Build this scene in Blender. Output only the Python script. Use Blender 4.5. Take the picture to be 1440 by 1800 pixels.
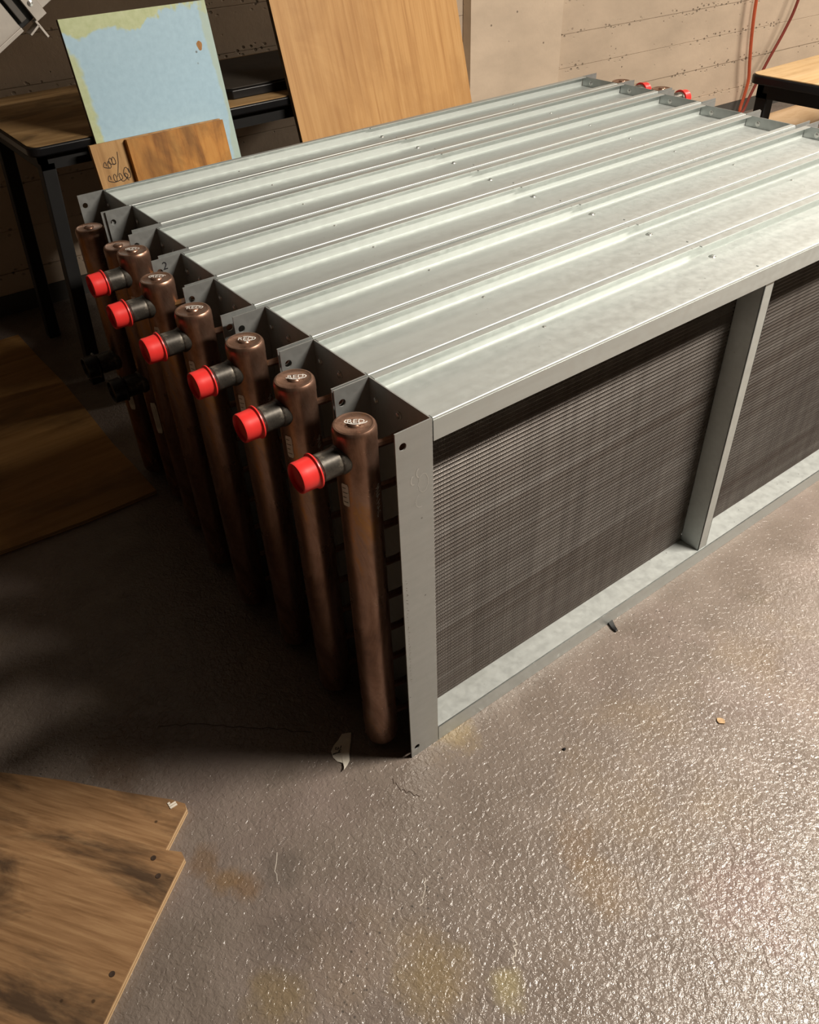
import bpy, bmesh, math, random
from mathutils import Vector, Matrix
random.seed(7)
S = 0.75            # metres per unit: one unit is the height of a coil
PI = math.pi
for o in list(bpy.data.objects): bpy.data.objects.remove(o)
scene = bpy.context.scene
COL = scene.collection

# ------------------------------------------------------------------ camera
CAM = Vector((-0.7896, -1.0136, 1.8312))
YAW, PITCH, ROLL = math.radians(54.1831), math.radians(-39.3393), math.radians(-2.4751)
FPX = 1443.26
_f = Vector((math.cos(YAW)*math.cos(PITCH), math.sin(YAW)*math.cos(PITCH), math.sin(PITCH)))
_r = _f.cross(Vector((0, 0, 1))).normalized()
_u = _r.cross(_f)
RV = _r*math.cos(ROLL) + _u*math.sin(ROLL)
UV = -_r*math.sin(ROLL) + _u*math.cos(ROLL)
cd = bpy.data.cameras.new('camera'); cam = bpy.data.objects.new('camera', cd); COL.objects.link(cam)
cd.sensor_fit = 'HORIZONTAL'; cd.sensor_width = 36; cd.lens = 36*FPX/1440; cd.clip_start = 0.02
cam.matrix_world = Matrix(((RV.x, UV.x, -_f.x, CAM.x*S), (RV.y, UV.y, -_f.y, CAM.y*S), (RV.z, UV.z, -_f.z, CAM.z*S), (0, 0, 0, 1)))
scene.camera = cam

# ------------------------------------------------------------------ light
w = bpy.data.worlds.new('world'); scene.world = w; w.use_nodes = True
w.node_tree.nodes['Background'].inputs[0].default_value = (1.0, 0.86, 0.68, 1)
w.node_tree.nodes['Background'].inputs[1].default_value = 0.004
def area(name, loc, sx, sy, power, col, rz=0):
    l = bpy.data.lights.new(name, 'AREA'); l.shape = 'RECTANGLE'; l.size = sx; l.size_y = sy
    l.energy = power; l.color = col
    o = bpy.data.objects.new(name, l); COL.objects.link(o); o.location = Vector(loc)*S; o.rotation_euler = (0, 0, rz)
    return o
area('tube_and_fill_light', (2.3, -1.35, 3.4), 1.2, 0.22, 160, (1.0, 0.90, 0.785))
area('tube_and_fill_light', (7.6, 0.9, 3.9), 1.2, 0.25, 100, (1.0, 0.90, 0.78))  # added fill lamp, brightens the back wall and boards at the right
vs = scene.view_settings
vs.view_transform = 'Standard'; vs.look = 'None'; vs.gamma = 1; vs.exposure = 0.36
vs.use_curve_mapping = False

# ------------------------------------------------------------------ materials
class NT:
    def __init__(s, name):
        s.m = bpy.data.materials.new(name); s.m.use_nodes = True
        s.t = s.m.node_tree; s.b = s.t.nodes['Principled BSDF']; s.co = None
    def n(s, ty, **kw):
        x = s.t.nodes.new(ty)
        for k, v in kw.items():
            if k[0] == '_': setattr(x, k[1:], v)
            else:
                key = int(k[1:]) if k[0] == 'i' and k[1:].isdigit() else k
                if hasattr(v, 'is_linked') or isinstance(v, bpy.types.NodeSocket): s.t.links.new(v, x.inputs[key])
                else: x.inputs[key].default_value = v
        return x
    def link(s, a, b): s.t.links.new(a, b)
    def coord(s, scale=(1, 1, 1), rot=(0, 0, 0), loc=(0, 0, 0)):
        if s.co is None: s.co = s.n('ShaderNodeTexCoord')
        m = s.n('ShaderNodeMapping'); s.link(s.co.outputs['Object'], m.inputs[0])
        m.inputs['Scale'].default_value = scale; m.inputs['Rotation'].default_value = rot; m.inputs['Location'].default_value = loc
        return m.outputs[0]
    def noise(s, scale, vec=None, detail=4, rough=0.55, dist=0.0):
        x = s.n('ShaderNodeTexNoise'); x.inputs['Scale'].default_value = scale; x.inputs['Detail'].default_value = detail
        x.inputs['Roughness'].default_value = rough; x.inputs['Distortion'].default_value = dist
        s.link(vec if vec is not None else s.coord(), x.inputs['Vector']); return x.outputs['Fac']
    def ramp(s, fac, stops, interp='LINEAR'):
        x = s.n('ShaderNodeValToRGB'); s.link(fac, x.inputs[0]); e = x.color_ramp.elements
        x.color_ramp.interpolation = interp
        while len(e) > 1: e.remove(e[-1])
        e[0].position = stops[0][0]; e[0].color = c4(stops[0][1])
        for p, c in stops[1:]:
            k = e.new(p); k.color = c4(c)
        return x.outputs[0]
    def mix(s, fac, a, b, mode='MIX'):
        x = s.n('ShaderNodeMix'); x.data_type = 'RGBA'; x.blend_type = mode
        for i, v in ((0, fac), (6, a), (7, b)):
            if isinstance(v, bpy.types.NodeSocket): s.link(v, x.inputs[i])
            elif i == 0: x.inputs[i].default_value = v
            else: x.inputs[i].default_value = c4(v)
        return x.outputs[2]
    def math(s, op, a, b=0.5):
        x = s.n('ShaderNodeMath'); x.operation = op
        for i, v in ((0, a), (1, b)):
            if isinstance(v, bpy.types.NodeSocket): s.link(v, x.inputs[i])
            else: x.inputs[i].default_value = v
        return x.outputs[0]
    def bump(s, h, strength=0.3, dist=0.01, prev=None):
        x = s.n('ShaderNodeBump'); x.inputs['Strength'].default_value = strength; x.inputs['Distance'].default_value = dist
        s.link(h, x.inputs['Height'])
        if prev is not None: s.link(prev, x.inputs['Normal'])
        return x.outputs[0]
    def out(s, col=None, rough=None, metal=None, normal=None, spec=None):
        for nm, v in (('Base Color', col), ('Roughness', rough), ('Metallic', metal), ('Normal', normal), ('Specular IOR Level', spec)):
            if v is None: continue
            if isinstance(v, bpy.types.NodeSocket): s.link(v, s.b.inputs[nm])
            else: s.b.inputs[nm].default_value = c4(v) if nm == 'Base Color' else v
        return s.m
def c4(v):
    if isinstance(v, (int, float)): return (v, v, v, 1)
    return (v[0], v[1], v[2], 1) if len(v) == 3 else v
M = {}
def plain(name, col, rough=0.5, metal=0.0, var=0.25, scale=30):
    t = NT(name); n = t.noise(scale)
    lo = tuple(c*(1-var) for c in col); hi = tuple(min(1, c*(1+var)) for c in col)
    M[name] = t.out(t.ramp(n, [(0.3, lo), (0.7, hi)]), rough, metal)
    return M[name]
def galv(name, col=(0.53, 0.565, 0.55), rough=0.50, metal=0.66, dirt=0.12):
    t = NT(name)
    st = t.noise(3.0, t.coord((1.2, 22, 22)), 5)
    sp = t.noise(60, t.coord(), 2)
    big = t.noise(5, t.coord((0.6, 4, 2)), 4)
    c = t.ramp(st, [(0.3, tuple(x*0.95 for x in col)), (0.7, tuple(min(1, x*1.04) for x in col))])
    c = t.mix(t.ramp(big, [(0.52, 0), (0.75, dirt)]), c, tuple(x*0.72 for x in (col[0]*1.02, col[1]*0.95, col[2]*0.9)))
    vo = t.n('ShaderNodeTexVoronoi'); vo.inputs['Scale'].default_value = 28; t.link(t.coord(), vo.inputs['Vector'])
    c = t.mix(t.math('MULTIPLY', t.ramp(vo.outputs['Distance'], [(0.035, 1), (0.06, 0)]), t.ramp(big, [(0.46, 0), (0.5, 0.6)])), c, (0.10, 0.09, 0.08))
    r = t.ramp(sp, [(0.3, rough-0.05), (0.7, rough+0.07)])
    M[name] = t.out(c, r, metal, t.bump(sp, 0.05, 0.002))
galv('galvanized')
galv('galvanized_plate', (0.44, 0.46, 0.45), 0.45, 0.72)
def fins():
    t = NT('fin_metal')
    a = t.noise(2.2, t.coord((0.35, 1, 16)), 5, 0.6)
    b = t.noise(40, t.coord((1, 1, 0.05)), 2)
    c = t.ramp(a, [(0.30, (0.30, 0.255, 0.225)), (0.5, (0.42, 0.385, 0.355)), (0.72, (0.54, 0.51, 0.48))])
    c = t.mix(t.ramp(b, [(0.35, 0.0), (0.75, 0.35)]), c, (0.12, 0.10, 0.09))
    M['fin_metal'] = t.out(c, 0.34, 0.80)
fins()
def copper():
    t = NT('copper')
    a = t.noise(6, t.coord((1.8, 1.8, 0.6)), 6, 0.68, 1.2)
    b = t.noise(26, t.coord((1, 1, 0.8)), 4, 0.6)
    c = t.ramp(a, [(0.26, (0.10, 0.058, 0.042)), (0.42, (0.30, 0.17, 0.115)), (0.53, (0.42, 0.26, 0.19)), (0.60, (0.48, 0.25, 0.11)), (0.72, (0.68, 0.40, 0.13))])
    c = t.mix(t.ramp(b, [(0.5, 0.0), (0.8, 0.55)]), c, (0.09, 0.055, 0.04))
    M['copper'] = t.out(c, t.ramp(b, [(0.3, 0.24), (0.7, 0.42)]), 0.82)
copper()
def blackpipe():
    t = NT('black_steel'); n = t.noise(35, None, 5, 0.65)
    c = t.ramp(n, [(0.32, (0.030, 0.028, 0.024)), (0.55, (0.09, 0.082, 0.070)), (0.70, (0.30, 0.27, 0.22))])
    M['black_steel'] = t.out(c, 0.38, 0.55)
blackpipe()
plain('red_plastic', (0.86, 0.040, 0.035), 0.38, 0, 0.12, 20)
plain('black_plastic', (0.006, 0.006, 0.007), 0.35, 0, 0.2, 20)
plain('black_paint', (0.006, 0.006, 0.006), 0.6, 0, 0.3, 15)
plain('white_paint', (0.75, 0.74, 0.70), 0.6, 0, 0.08, 60)
plain('paper', (0.86, 0.81, 0.70), 0.75, 0, 0.10, 50)
plain('ink', (0.012, 0.011, 0.014), 0.6, 0, 0.2, 30)
plain('ink_brown', (0.04, 0.022, 0.012), 0.7, 0, 0.3, 30)
plain('water_mark', (0.66, 0.67, 0.65), 0.5, 0.7, 0.1, 60)
plain('cord_orange', (0.62, 0.12, 0.05), 0.5, 0, 0.12, 15)
plain('cord_shaded', (0.22, 0.035, 0.022), 0.5, 0, 0.12, 15)  # same cord in shade: the shading is put into a darker colour
plain('zinc_bolt', (0.62, 0.62, 0.60), 0.28, 0.9, 0.15, 40)
plain('brown_leaf', (0.45, 0.30, 0.16), 0.8, 0, 0.35, 120)
plain('pale_scratch', (0.52, 0.48, 0.42), 0.5, 0, 0.2, 60)
plain('grey_edge', (0.16, 0.13, 0.10), 0.8, 0, 0.3, 40)
plain('dark_lid', (0.030, 0.024, 0.018), 0.7, 0, 0.25, 12)
plain('shade_duct_metal', (0.45, 0.43, 0.40), 0.5, 0.6, 0.15, 8)
plain('sheet_steel', (0.55, 0.51, 0.46), 0.5, 0.4, 0.15, 14)
plain('sheet_steel_dark', (0.13, 0.12, 0.11), 0.5, 0.5, 0.2, 14)
def wood(name, c0, c1, c2, grain_scale=(40, 1.5, 40), rough=0.55, stain=None, stain_amt=0.0, scale=1.0, knots=0.0, dist=0.4):
    t = NT(name)
    v = t.coord(grain_scale)
    g = t.noise(1.6*scale, v, 6, 0.62, dist)
    big = t.noise(3.0, t.coord(tuple(0.35+0.01*x for x in grain_scale)), 4, 0.5, 0.4)
    c = t.ramp(g, [(0.30, c0), (0.50, c1), (0.72, c2)])
    c = t.mix(t.ramp(big, [(0.35, 0.0), (0.7, 0.45)]), c, tuple(x*0.75 for x in c1))
    if stain:
        sn = t.noise(4.2, t.coord(tuple(0.6+0.02*x for x in grain_scale), loc=(3.1, 1.7, 0)), 6, 0.62, 0.5)
        c = t.mix(t.ramp(sn, [(0.48, 0.0), (0.62, stain_amt)]), c, stain)
    if knots:
        vo = t.n('ShaderNodeTexVoronoi'); vo.inputs['Scale'].default_value = 16
        t.link(t.coord(), vo.inputs['Vector'])
        c = t.mix(t.ramp(vo.outputs['Distance'], [(0.0, knots), (0.035, knots), (0.06, 0.0)]), c, tuple(x*0.12 for x in c1))
    M[name] = t.out(c, rough, 0, t.bump(g, 0.12, 0.002), 0.3)
wood('tan_plywood', (0.45, 0.225, 0.075), (0.60, 0.335, 0.125), (0.67, 0.40, 0.165), (38, 38, 1.2), 0.5, (0.36, 0.17, 0.055), 0.35, 1.0, 0, 0.3)
wood('orange_pine', (0.34, 0.13, 0.03), (0.62, 0.28, 0.065), (0.72, 0.37, 0.10), (30, 30, 3.0), 0.5, (0.075, 0.04, 0.018), 0.55)
wood('pale_pine', (0.36, 0.19, 0.07), (0.58, 0.34, 0.14), (0.68, 0.44, 0.20), (26, 26, 2.2), 0.6, (0.12, 0.07, 0.035), 0.5)
wood('floor_plywood', (0.19, 0.10, 0.042), (0.31, 0.175, 0.082), (0.43, 0.265, 0.13), (5.0, 75, 75), 0.6, (0.040, 0.025, 0.016), 0.85, 1.0, 0.8, 0.35)
wood('dark_plywood', (0.24, 0.12, 0.035), (0.36, 0.19, 0.06), (0.46, 0.26, 0.09), (1.6, 20, 20), 0.6, (0.10, 0.055, 0.02), 0.5)
wood('ply_edge', (0.50, 0.33, 0.16), (0.68, 0.48, 0.27), (0.75, 0.56, 0.34), (3, 3, 260), 0.7)
wood('table_wood', (0.46, 0.28, 0.12), (0.62, 0.42, 0.21), (0.70, 0.50, 0.28), (1.6, 24, 24), 0.5, (0.22, 0.12, 0.05), 0.35)
wood('worn_table_wood', (0.22, 0.125, 0.05), (0.40, 0.25, 0.11), (0.50, 0.33, 0.16), (1.6, 20, 20), 0.5, (0.06, 0.035, 0.015), 0.7)
wood('cardboard', (0.42, 0.27, 0.14), (0.52, 0.36, 0.21), (0.60, 0.43, 0.27), (2, 8, 8), 0.8)
def blue_paint():
    t = NT('blue_paint')
    co = t.coord()
    n1 = t.noise(3.4, t.coord((1, 1, 1)), 5, 0.6, 0.3)
    n2 = t.noise(60, co, 3)
    base = t.ramp(n2, [(0.3, (0.39, 0.60, 0.74)), (0.7, (0.45, 0.67, 0.81))])
    sep = t.n('ShaderNodeSeparateXYZ'); t.link(t.co.outputs['Object'], sep.inputs[0])
    # worn-through borders: left strip, top strip, right strip (object x 0..0.43, z up the board)
    ex = t.math('ADD', sep.outputs[0], t.math('MULTIPLY', t.math('SUBTRACT', n1, 0.5), 0.22))
    left = t.ramp(ex, [(0.014, 1), (0.022, 0)])
    ez = t.math('ADD', t.math('ADD', sep.outputs[2], t.math('MULTIPLY', t.math('SUBTRACT', n1, 0.5), -0.28)), t.math('MULTIPLY', sep.outputs[0], -0.13))
    top = t.ramp(ez, [(0.986, 0), (0.992, 1)])
    side = t.ramp(t.math('ADD', sep.outputs[0], t.math('MULTIPLY', t.math('SUBTRACT', n1, 0.5), -0.09)), [(0.405, 0), (0.409, 0.6)])
    green = t.ramp(n2, [(0.3, (0.50, 0.57, 0.26)), (0.7, (0.60, 0.66, 0.36))])
    c = t.mix(t.math('MAXIMUM', t.math('MULTIPLY', left, 0.9), t.math('MULTIPLY', top, 0.95)), base, green)
    c = t.mix(side, c, (0.48, 0.58, 0.40))
    vo = t.n('ShaderNodeTexVoronoi'); vo.inputs['Scale'].default_value = 9; t.link(co, vo.inputs['Vector'])
    c = t.mix(t.ramp(vo.outputs['Distance'], [(0.0, 0.85), (0.03, 0.85), (0.045, 0)]), c, (0.10, 0.10, 0.09))
    M['blue_paint'] = t.out(c, 0.5, 0, t.bump(n2, 0.06, 0.002))
blue_paint()
def concrete(name, base, seams=False):
    t = NT(name)
    n = t.noise(2.2, t.coord((1, 1, 2)), 6, 0.6)
    f = t.noise(45, None, 4, 0.6)
    c = t.ramp(n, [(0.3, tuple(x*0.84 for x in base)), (0.7, tuple(min(1, x*1.1) for x in base))])
    vo = t.n('ShaderNodeTexVoronoi'); vo.inputs['Scale'].default_value = 22; t.link(t.coord(), vo.inputs['Vector'])
    msk = t.noise(4, t.coord(loc=(5, 0, 2)), 3)
    pit = t.math('MULTIPLY', t.ramp(vo.outputs['Distance'], [(0.06, 1), (0.10, 0)]), t.ramp(msk, [(0.52, 0), (0.60, 1)]))
    h = f
    if seams:
        sep = t.n('ShaderNodeSeparateXYZ'); t.link(t.co.outputs['Object'], sep.inputs[0])
        wob = t.math('MULTIPLY', t.math('SUBTRACT', t.noise(9, None, 4), 0.5), 0.02)
        zz = t.math('DIVIDE', t.math('ADD', sep.outputs[2], wob), 0.1515)
        fr = t.math('FRACT', t.math('ADD', zz, 0.5)); d = t.math('ABSOLUTE', t.math('SUBTRACT', fr, 0.5))
        v2 = t.n('ShaderNodeTexVoronoi'); v2.inputs['Scale'].default_value = 38; t.link(t.coord((1, 1, 1.3)), v2.inputs['Vector'])
        holes = t.ramp(v2.outputs['Distance'], [(0.18, 1), (0.30, 0)])
        near = t.math('MULTIPLY', t.ramp(d, [(0.06, 1), (0.16, 0)]), t.ramp(t.noise(2.6, t.coord((1, 1, 0.4), loc=(0.7, 0, 0)), 4), [(0.45, 0), (0.55, 1)]))
        hp = t.math('MULTIPLY', holes, near)
        pit = t.math('MAXIMUM', pit, hp)
        c = t.mix(t.ramp(d, [(0.0, 0.30), (0.035, 0)]), c, tuple(x*0.75 for x in base))
    c = t.mix(t.math('MULTIPLY', pit, 0.75), c, tuple(x*0.35 for x in base))
    nb = t.bump(h, 0.25, 0.004)
    nb = t.bump(t.math('SUBTRACT', 1.0, pit), 0.9, 0.006, nb)
    M[name] = t.out(c, 0.75, 0, nb, 0.25)
concrete('wall_concrete', (0.66, 0.535, 0.405), True)
concrete('pier_concrete', (0.74, 0.605, 0.46))
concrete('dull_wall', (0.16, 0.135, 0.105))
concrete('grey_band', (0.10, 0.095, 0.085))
STAINS = [(-0.615, 0.015, 0.045, 0.55, (0.22, 0.13, 0.05)), (-0.631, 0.090, 0.05, 0.5, (0.17, 0.10, 0.045)), (-0.585, -0.03, 0.04, 0.5, (0.20, 0.115, 0.05)), (-0.654, -0.274, 0.08, 0.5, (0.22, 0.16, 0.07)),
          (-0.37, -0.442, 0.09, 0.5, (0.22, 0.16, 0.07)), (-0.269, -0.549, 0.05, 0.5, (0.34, 0.29, 0.14)), (0.075, -0.419, 0.07, 0.4, (0.20, 0.13, 0.07)), (0.046, -0.533, 0.09, 0.4, (0.22, 0.15, 0.08)),
          (-0.63, 0.487, 0.15, 0.55, (0.10, 0.055, 0.03)), (0.049, -0.013, 0.08, 0.45, (0.36, 0.27, 0.12)), (-0.50, -0.05, 0.06, 0.4, (0.10, 0.085, 0.075)), (-0.56, -0.19, 0.10, 0.4, (0.11, 0.09, 0.075)), (0.28, -0.75, 0.16, 0.35, (0.24, 0.16, 0.15))]
def floor_mat():
    t = NT('painted_floor')
    big = t.noise(1.7, None, 5, 0.6, 0.3)
    med = t.noise(9, None, 5, 0.6)
    fine = t.noise(230, None, 2, 0.5, 0.6)
    wr = t.noise(95, None, 3, 0.55, 0.7)
    c = t.ramp(med, [(0.3, (0.165, 0.135, 0.113)), (0.7, (0.225, 0.188, 0.160))])
    yel = t.noise(2.6, t.coord(loc=(2.3, 5.1, 0)), 5, 0.65)
    c = t.mix(t.ramp(yel, [(0.56, 0.0), (0.72, 0.3)]), c, (0.24, 0.17, 0.085))
    mau = t.noise(2.1, t.coord(loc=(7.3, 1.1, 0)), 5, 0.6)
    c = t.mix(t.ramp(mau, [(0.52, 0.0), (0.7, 0.35)]), c, (0.25, 0.19, 0.18))
    vo = t.n('ShaderNodeTexVoronoi'); vo.inputs['Scale'].default_value = 75; t.link(t.coord(), vo.inputs['Vector'])
    spot = t.math('MULTIPLY', t.ramp(vo.outputs['Distance'], [(0.10, 1), (0.2, 0)]), t.ramp(t.noise(3.0, t.coord(loc=(1.3, 0.1, 0)), 4), [(0.55, 0), (0.63, 1)]))
    c = t.mix(t.math('MULTIPLY', spot, 0.7), c, (0.05, 0.045, 0.04))
    dark = t.noise(4.0, t.coord(loc=(4.4, 3.3, 0)), 6, 0.7)
    c = t.mix(t.ramp(dark, [(0.62, 0.0), (0.75, 0.6)]), c, (0.10, 0.085, 0.065))
    wob = t.noise(14, None, 5, 0.6)
    cn = t.n('ShaderNodeTexCoord')
    for (px, py, r, amt, col) in STAINS:
        dv = t.n('ShaderNodeVectorMath'); dv.operation = 'DISTANCE'; t.link(cn.outputs['Object'], dv.inputs[0]); dv.inputs[1].default_value = (px*S, py*S, 0)
        d = t.math('ADD', t.math('DIVIDE', dv.outputs['Value'], r*S), t.math('MULTIPLY', t.math('SUBTRACT', wob, 0.5), 2.2))
        c = t.mix(t.ramp(d, [(0.35, amt), (1.0, 0.0)]), c, col)
    nb = t.bump(wr, 0.65, 0.005)
    nb = t.bump(fine, 0.30, 0.002, nb)
    r = t.ramp(big, [(0.3, 0.15), (0.7, 0.26)])
    M['painted_floor'] = t.out(c, r, 0, nb, 0.55)
floor_mat()

# ------------------------------------------------------------------ mesh helpers (coordinates in units)
class MB:
    def __init__(s): s.v = []; s.f = []; s.sm = []
    def add(s, vs, fs, smooth=False):
        o = len(s.v); s.v += [tuple(p) for p in vs]
        s.f += [tuple(i+o for i in f) for f in fs]; s.sm += [smooth]*len(fs); return s
    def box(s, x0, x1, y0, y1, z0, z1):
        return s.add([(x0,y0,z0),(x1,y0,z0),(x1,y1,z0),(x0,y1,z0),(x0,y0,z1),(x1,y0,z1),(x1,y1,z1),(x0,y1,z1)],
                     [(3,2,1,0),(4,5,6,7),(0,1,5,4),(1,2,6,5),(2,3,7,6),(3,0,4,7)])
    def lathe(s, prof, origin, axis, n=28, caps=True):
        a = Vector(axis).normalized(); h = Vector((0,0,1)) if abs(a.z) < 0.9 else Vector((1,0,0))
        e1 = a.cross(h).normalized(); e2 = a.cross(e1); o = Vector(origin)
        vs = []; fs = []
        for r, t in prof:
            for k in range(n):
                q = 2*PI*k/n; vs.append(o + a*t + (e1*math.cos(q)+e2*math.sin(q))*max(r, 1e-5))
        for i in range(len(prof)-1):
            for k in range(n):
                k2 = (k+1) % n; fs.append((i*n+k, i*n+k2, (i+1)*n+k2, (i+1)*n+k))
        s.add(vs, fs, True)
        if caps:
            b = len(s.v)-len(vs)
            s.f.append(tuple(b+k for k in reversed(range(n)))); s.sm.append(False)
            s.f.append(tuple(b+(len(prof)-1)*n+k for k in range(n))); s.sm.append(False)
        return s
    def tube(s, path, r, n=10):
        P = [Vector(p) for p in path]; vs = []; fs = []; prev = None
        for i, p in enumerate(P):
            d = (P[min(i+1, len(P)-1)]-P[max(i-1, 0)]).normalized()
            if prev is None:
                h = Vector((0,0,1)) if abs(d.z) < 0.9 else Vector((1,0,0)); e1 = d.cross(h).normalized()
            else:
                e1 = (prev - d*prev.dot(d)).normalized()
            prev = e1; e2 = d.cross(e1)
            for k in range(n):
                q = 2*PI*k/n; vs.append(p+(e1*math.cos(q)+e2*math.sin(q))*r)
        for i in range(len(P)-1):
            for k in range(n):
                k2 = (k+1) % n; fs.append((i*n+k, i*n+k2, (i+1)*n+k2, (i+1)*n+k))
        s.add(vs, fs, True); b = len(s.v)-len(vs)
        s.f.append(tuple(b+k for k in reversed(range(n)))); s.sm.append(False)
        s.f.append(tuple(b+(len(P)-1)*n+k for k in range(n))); s.sm.append(False)
        return s
    def prism(s, poly, z0, z1):
        n = len(poly)
        vs = [(x, y, z0) for x, y in poly]+[(x, y, z1) for x, y in poly]
        fs = [tuple(reversed(range(n))), tuple(range(n, 2*n))]+[(i, (i+1) % n, n+(i+1) % n, n+i) for i in range(n)]
        return s.add(vs, fs)
    def ribbon(s, pts, wd, fn):
        """flat pen stroke: 2D polyline mapped onto a surface by fn(u, v)"""
        P = [Vector(p) for p in pts]; vs = []
        for i, p in enumerate(P):
            d = (P[min(i+1, len(P)-1)]-P[max(i-1, 0)]); d = d.normalized() if d.length > 0 else Vector((1, 0))
            nn = Vector((-d.y, d.x))*wd/2
            vs += [fn(*(p+nn)), fn(*(p-nn))]
        return s.add(vs, [(2*i, 2*i+1, 2*i+3, 2*i+2) for i in range(len(P)-1)])
    def xf(s, m):
        s.v = [tuple(m @ Vector(p)) for p in s.v]; return s
    def build(s, name, mat, parent=None, bevel=0, angle=35, origin=None):
        me = bpy.data.meshes.new(name)
        o0 = Vector(origin) if origin is not None else Vector((0, 0, 0))
        me.from_pydata([tuple((Vector(p)-o0)*S) for p in s.v], [], s.f)
        me.polygons.foreach_set('use_smooth', s.sm)
        me.update(); me.set_sharp_from_angle(angle=math.radians(angle))
        me.materials.append(M[mat])
        o = bpy.data.objects.new(name, me); COL.objects.link(o)
        if parent is not None: o.parent = parent
        o.location = o0*S
        if bevel:
            b = o.modifiers.new('bevel', 'BEVEL'); b.width = bevel*S; b.segments = 2; b.limit_method = 'ANGLE'
        return o
def empty(name, loc, label, cat, group=None, rz=0):
    o = bpy.data.objects.new(name, None); COL.objects.link(o); o.location = Vector(loc)*S; o.rotation_euler = (0, 0, rz)
    o.empty_display_size = 0.05
    return tag(o, label, cat, group)
def tag(o, label, cat, group=None):
    o['label'] = label; o['category'] = cat
    if group: o['group'] = group
    return o
def struct(o, kind='structure'):
    o['kind'] = kind; return o
def holed(outer, holes, n=14):
    """2D face with round holes -> verts, tris"""
    bm = bmesh.new(); es = []
    def loop(pts):
        vv = [bm.verts.new((x, y, 0)) for x, y in pts]
        for i in range(len(vv)): es.append(bm.edges.new((vv[i], vv[(i+1) % len(vv)])))
    loop(outer)
    for hx, hy, hr in holes: loop([(hx+hr*math.cos(2*PI*k/n), hy+hr*math.sin(2*PI*k/n)) for k in range(n)])
    bmesh.ops.triangle_fill(bm, use_beauty=True, use_dissolve=False, edges=es)
    ret = bmesh.ops.extrude_face_region(bm, geom=bm.faces[:])
    for g in ret['geom']:
        if isinstance(g, bmesh.types.BMVert): g.co.z += 1
    bmesh.ops.recalc_face_normals(bm, faces=bm.faces[:])
    bm.verts.index_update()
    vs = [tuple(v.co) for v in bm.verts]; fs = [tuple(v.index for v in f.verts) for f in bm.faces]
    bm.free(); return vs, fs
_txt = {}
def text_pts(body):
    """lettering as 2D triangles, about one unit tall"""
    if body in _txt: return _txt[body]
    cu = bpy.data.curves.new('lettering', 'FONT'); cu.body = body; cu.size = 1.0; cu.resolution_u = 2
    o = bpy.data.objects.new('lettering', cu); COL.objects.link(o)
    dg = bpy.context.evaluated_depsgraph_get(); me = bpy.data.meshes.new_from_object(o.evaluated_get(dg))
    vs = [(v.co.x, v.co.y) for v in me.vertices]; fs = [tuple(p.vertices) for p in me.polygons]
    bpy.data.objects.remove(o); bpy.data.curves.remove(cu); bpy.data.meshes.remove(me)
    mx = max(v[0] for v in vs); mn = min(v[0] for v in vs)
    vs = [(x-(mx+mn)/2, y-0.35) for x, y in vs]
    _txt[body] = (vs, fs); return _txt[body]

# ------------------------------------------------------------------ the room
WS = -0.038                                   # the back wall is turned a little against the coils
def wy(x): return 3.40 + WS*x
m = MB(); m.box(-7, 11, -6, 3.7, -0.08, 0); struct(m.build('floor', 'painted_floor'))
FLOOR = bpy.data.objects['floor']
def floor_line(name, pts, wd, mat, seed):
    rr = random.Random(seed); P = []
    for i in range(len(pts)-1):
        for k in range(6):
            f = k/6; P.append((pts[i][0]*(1-f)+pts[i+1][0]*f+rr.uniform(-0.004, 0.004), pts[i][1]*(1-f)+pts[i+1][1]*f+rr.uniform(-0.004, 0.004)))
    MB().ribbon(P, wd, lambda u, v: (u, v, 0.0005)).build(name, mat, FLOOR)
floor_line('crack', [(-0.558, 0.505), (-0.481, 0.455), (-0.412, 0.39), (-0.331, 0.316), (-0.233, 0.214)], 0.0022, 'ink_brown', 1)
floor_line('crack', [(-0.162, -0.021), (-0.163, -0.058), (-0.148, -0.073), (-0.136, -0.103)], 0.002, 'ink_brown', 2)
floor_line('paint_scratch', [(-0.182, -0.495), (-0.205, -0.515), (-0.228, -0.531)], 0.003, 'pale_scratch', 3)
floor_line('paint_scratch', [(-0.25, -0.266), (-0.282, -0.299), (-0.307, -0.319)], 0.0018, 'pale_scratch', 4)
floor_line('paint_scratch', [(-0.489, -0.007), (-0.534, -0.075)], 0.0018, 'pale_scratch', 5)
ang = math.atan(WS); ca, sa = math.cos(ang), math.sin(ang)
def wall_local(name, mb, mat):                # wall coordinates: u along the wall, v out of it towards the room (negative), z
    o = mb.build(name, mat); o.location = Vector((0, 3.40, 0))*S; o.rotation_euler = (0, 0, ang); return o
m = MB(); m.box(-7, 11.2, 0.012, 0.3, 0, 4.3); wall_back = struct(wall_local('wall_back', m, 'wall_concrete'))
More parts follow.
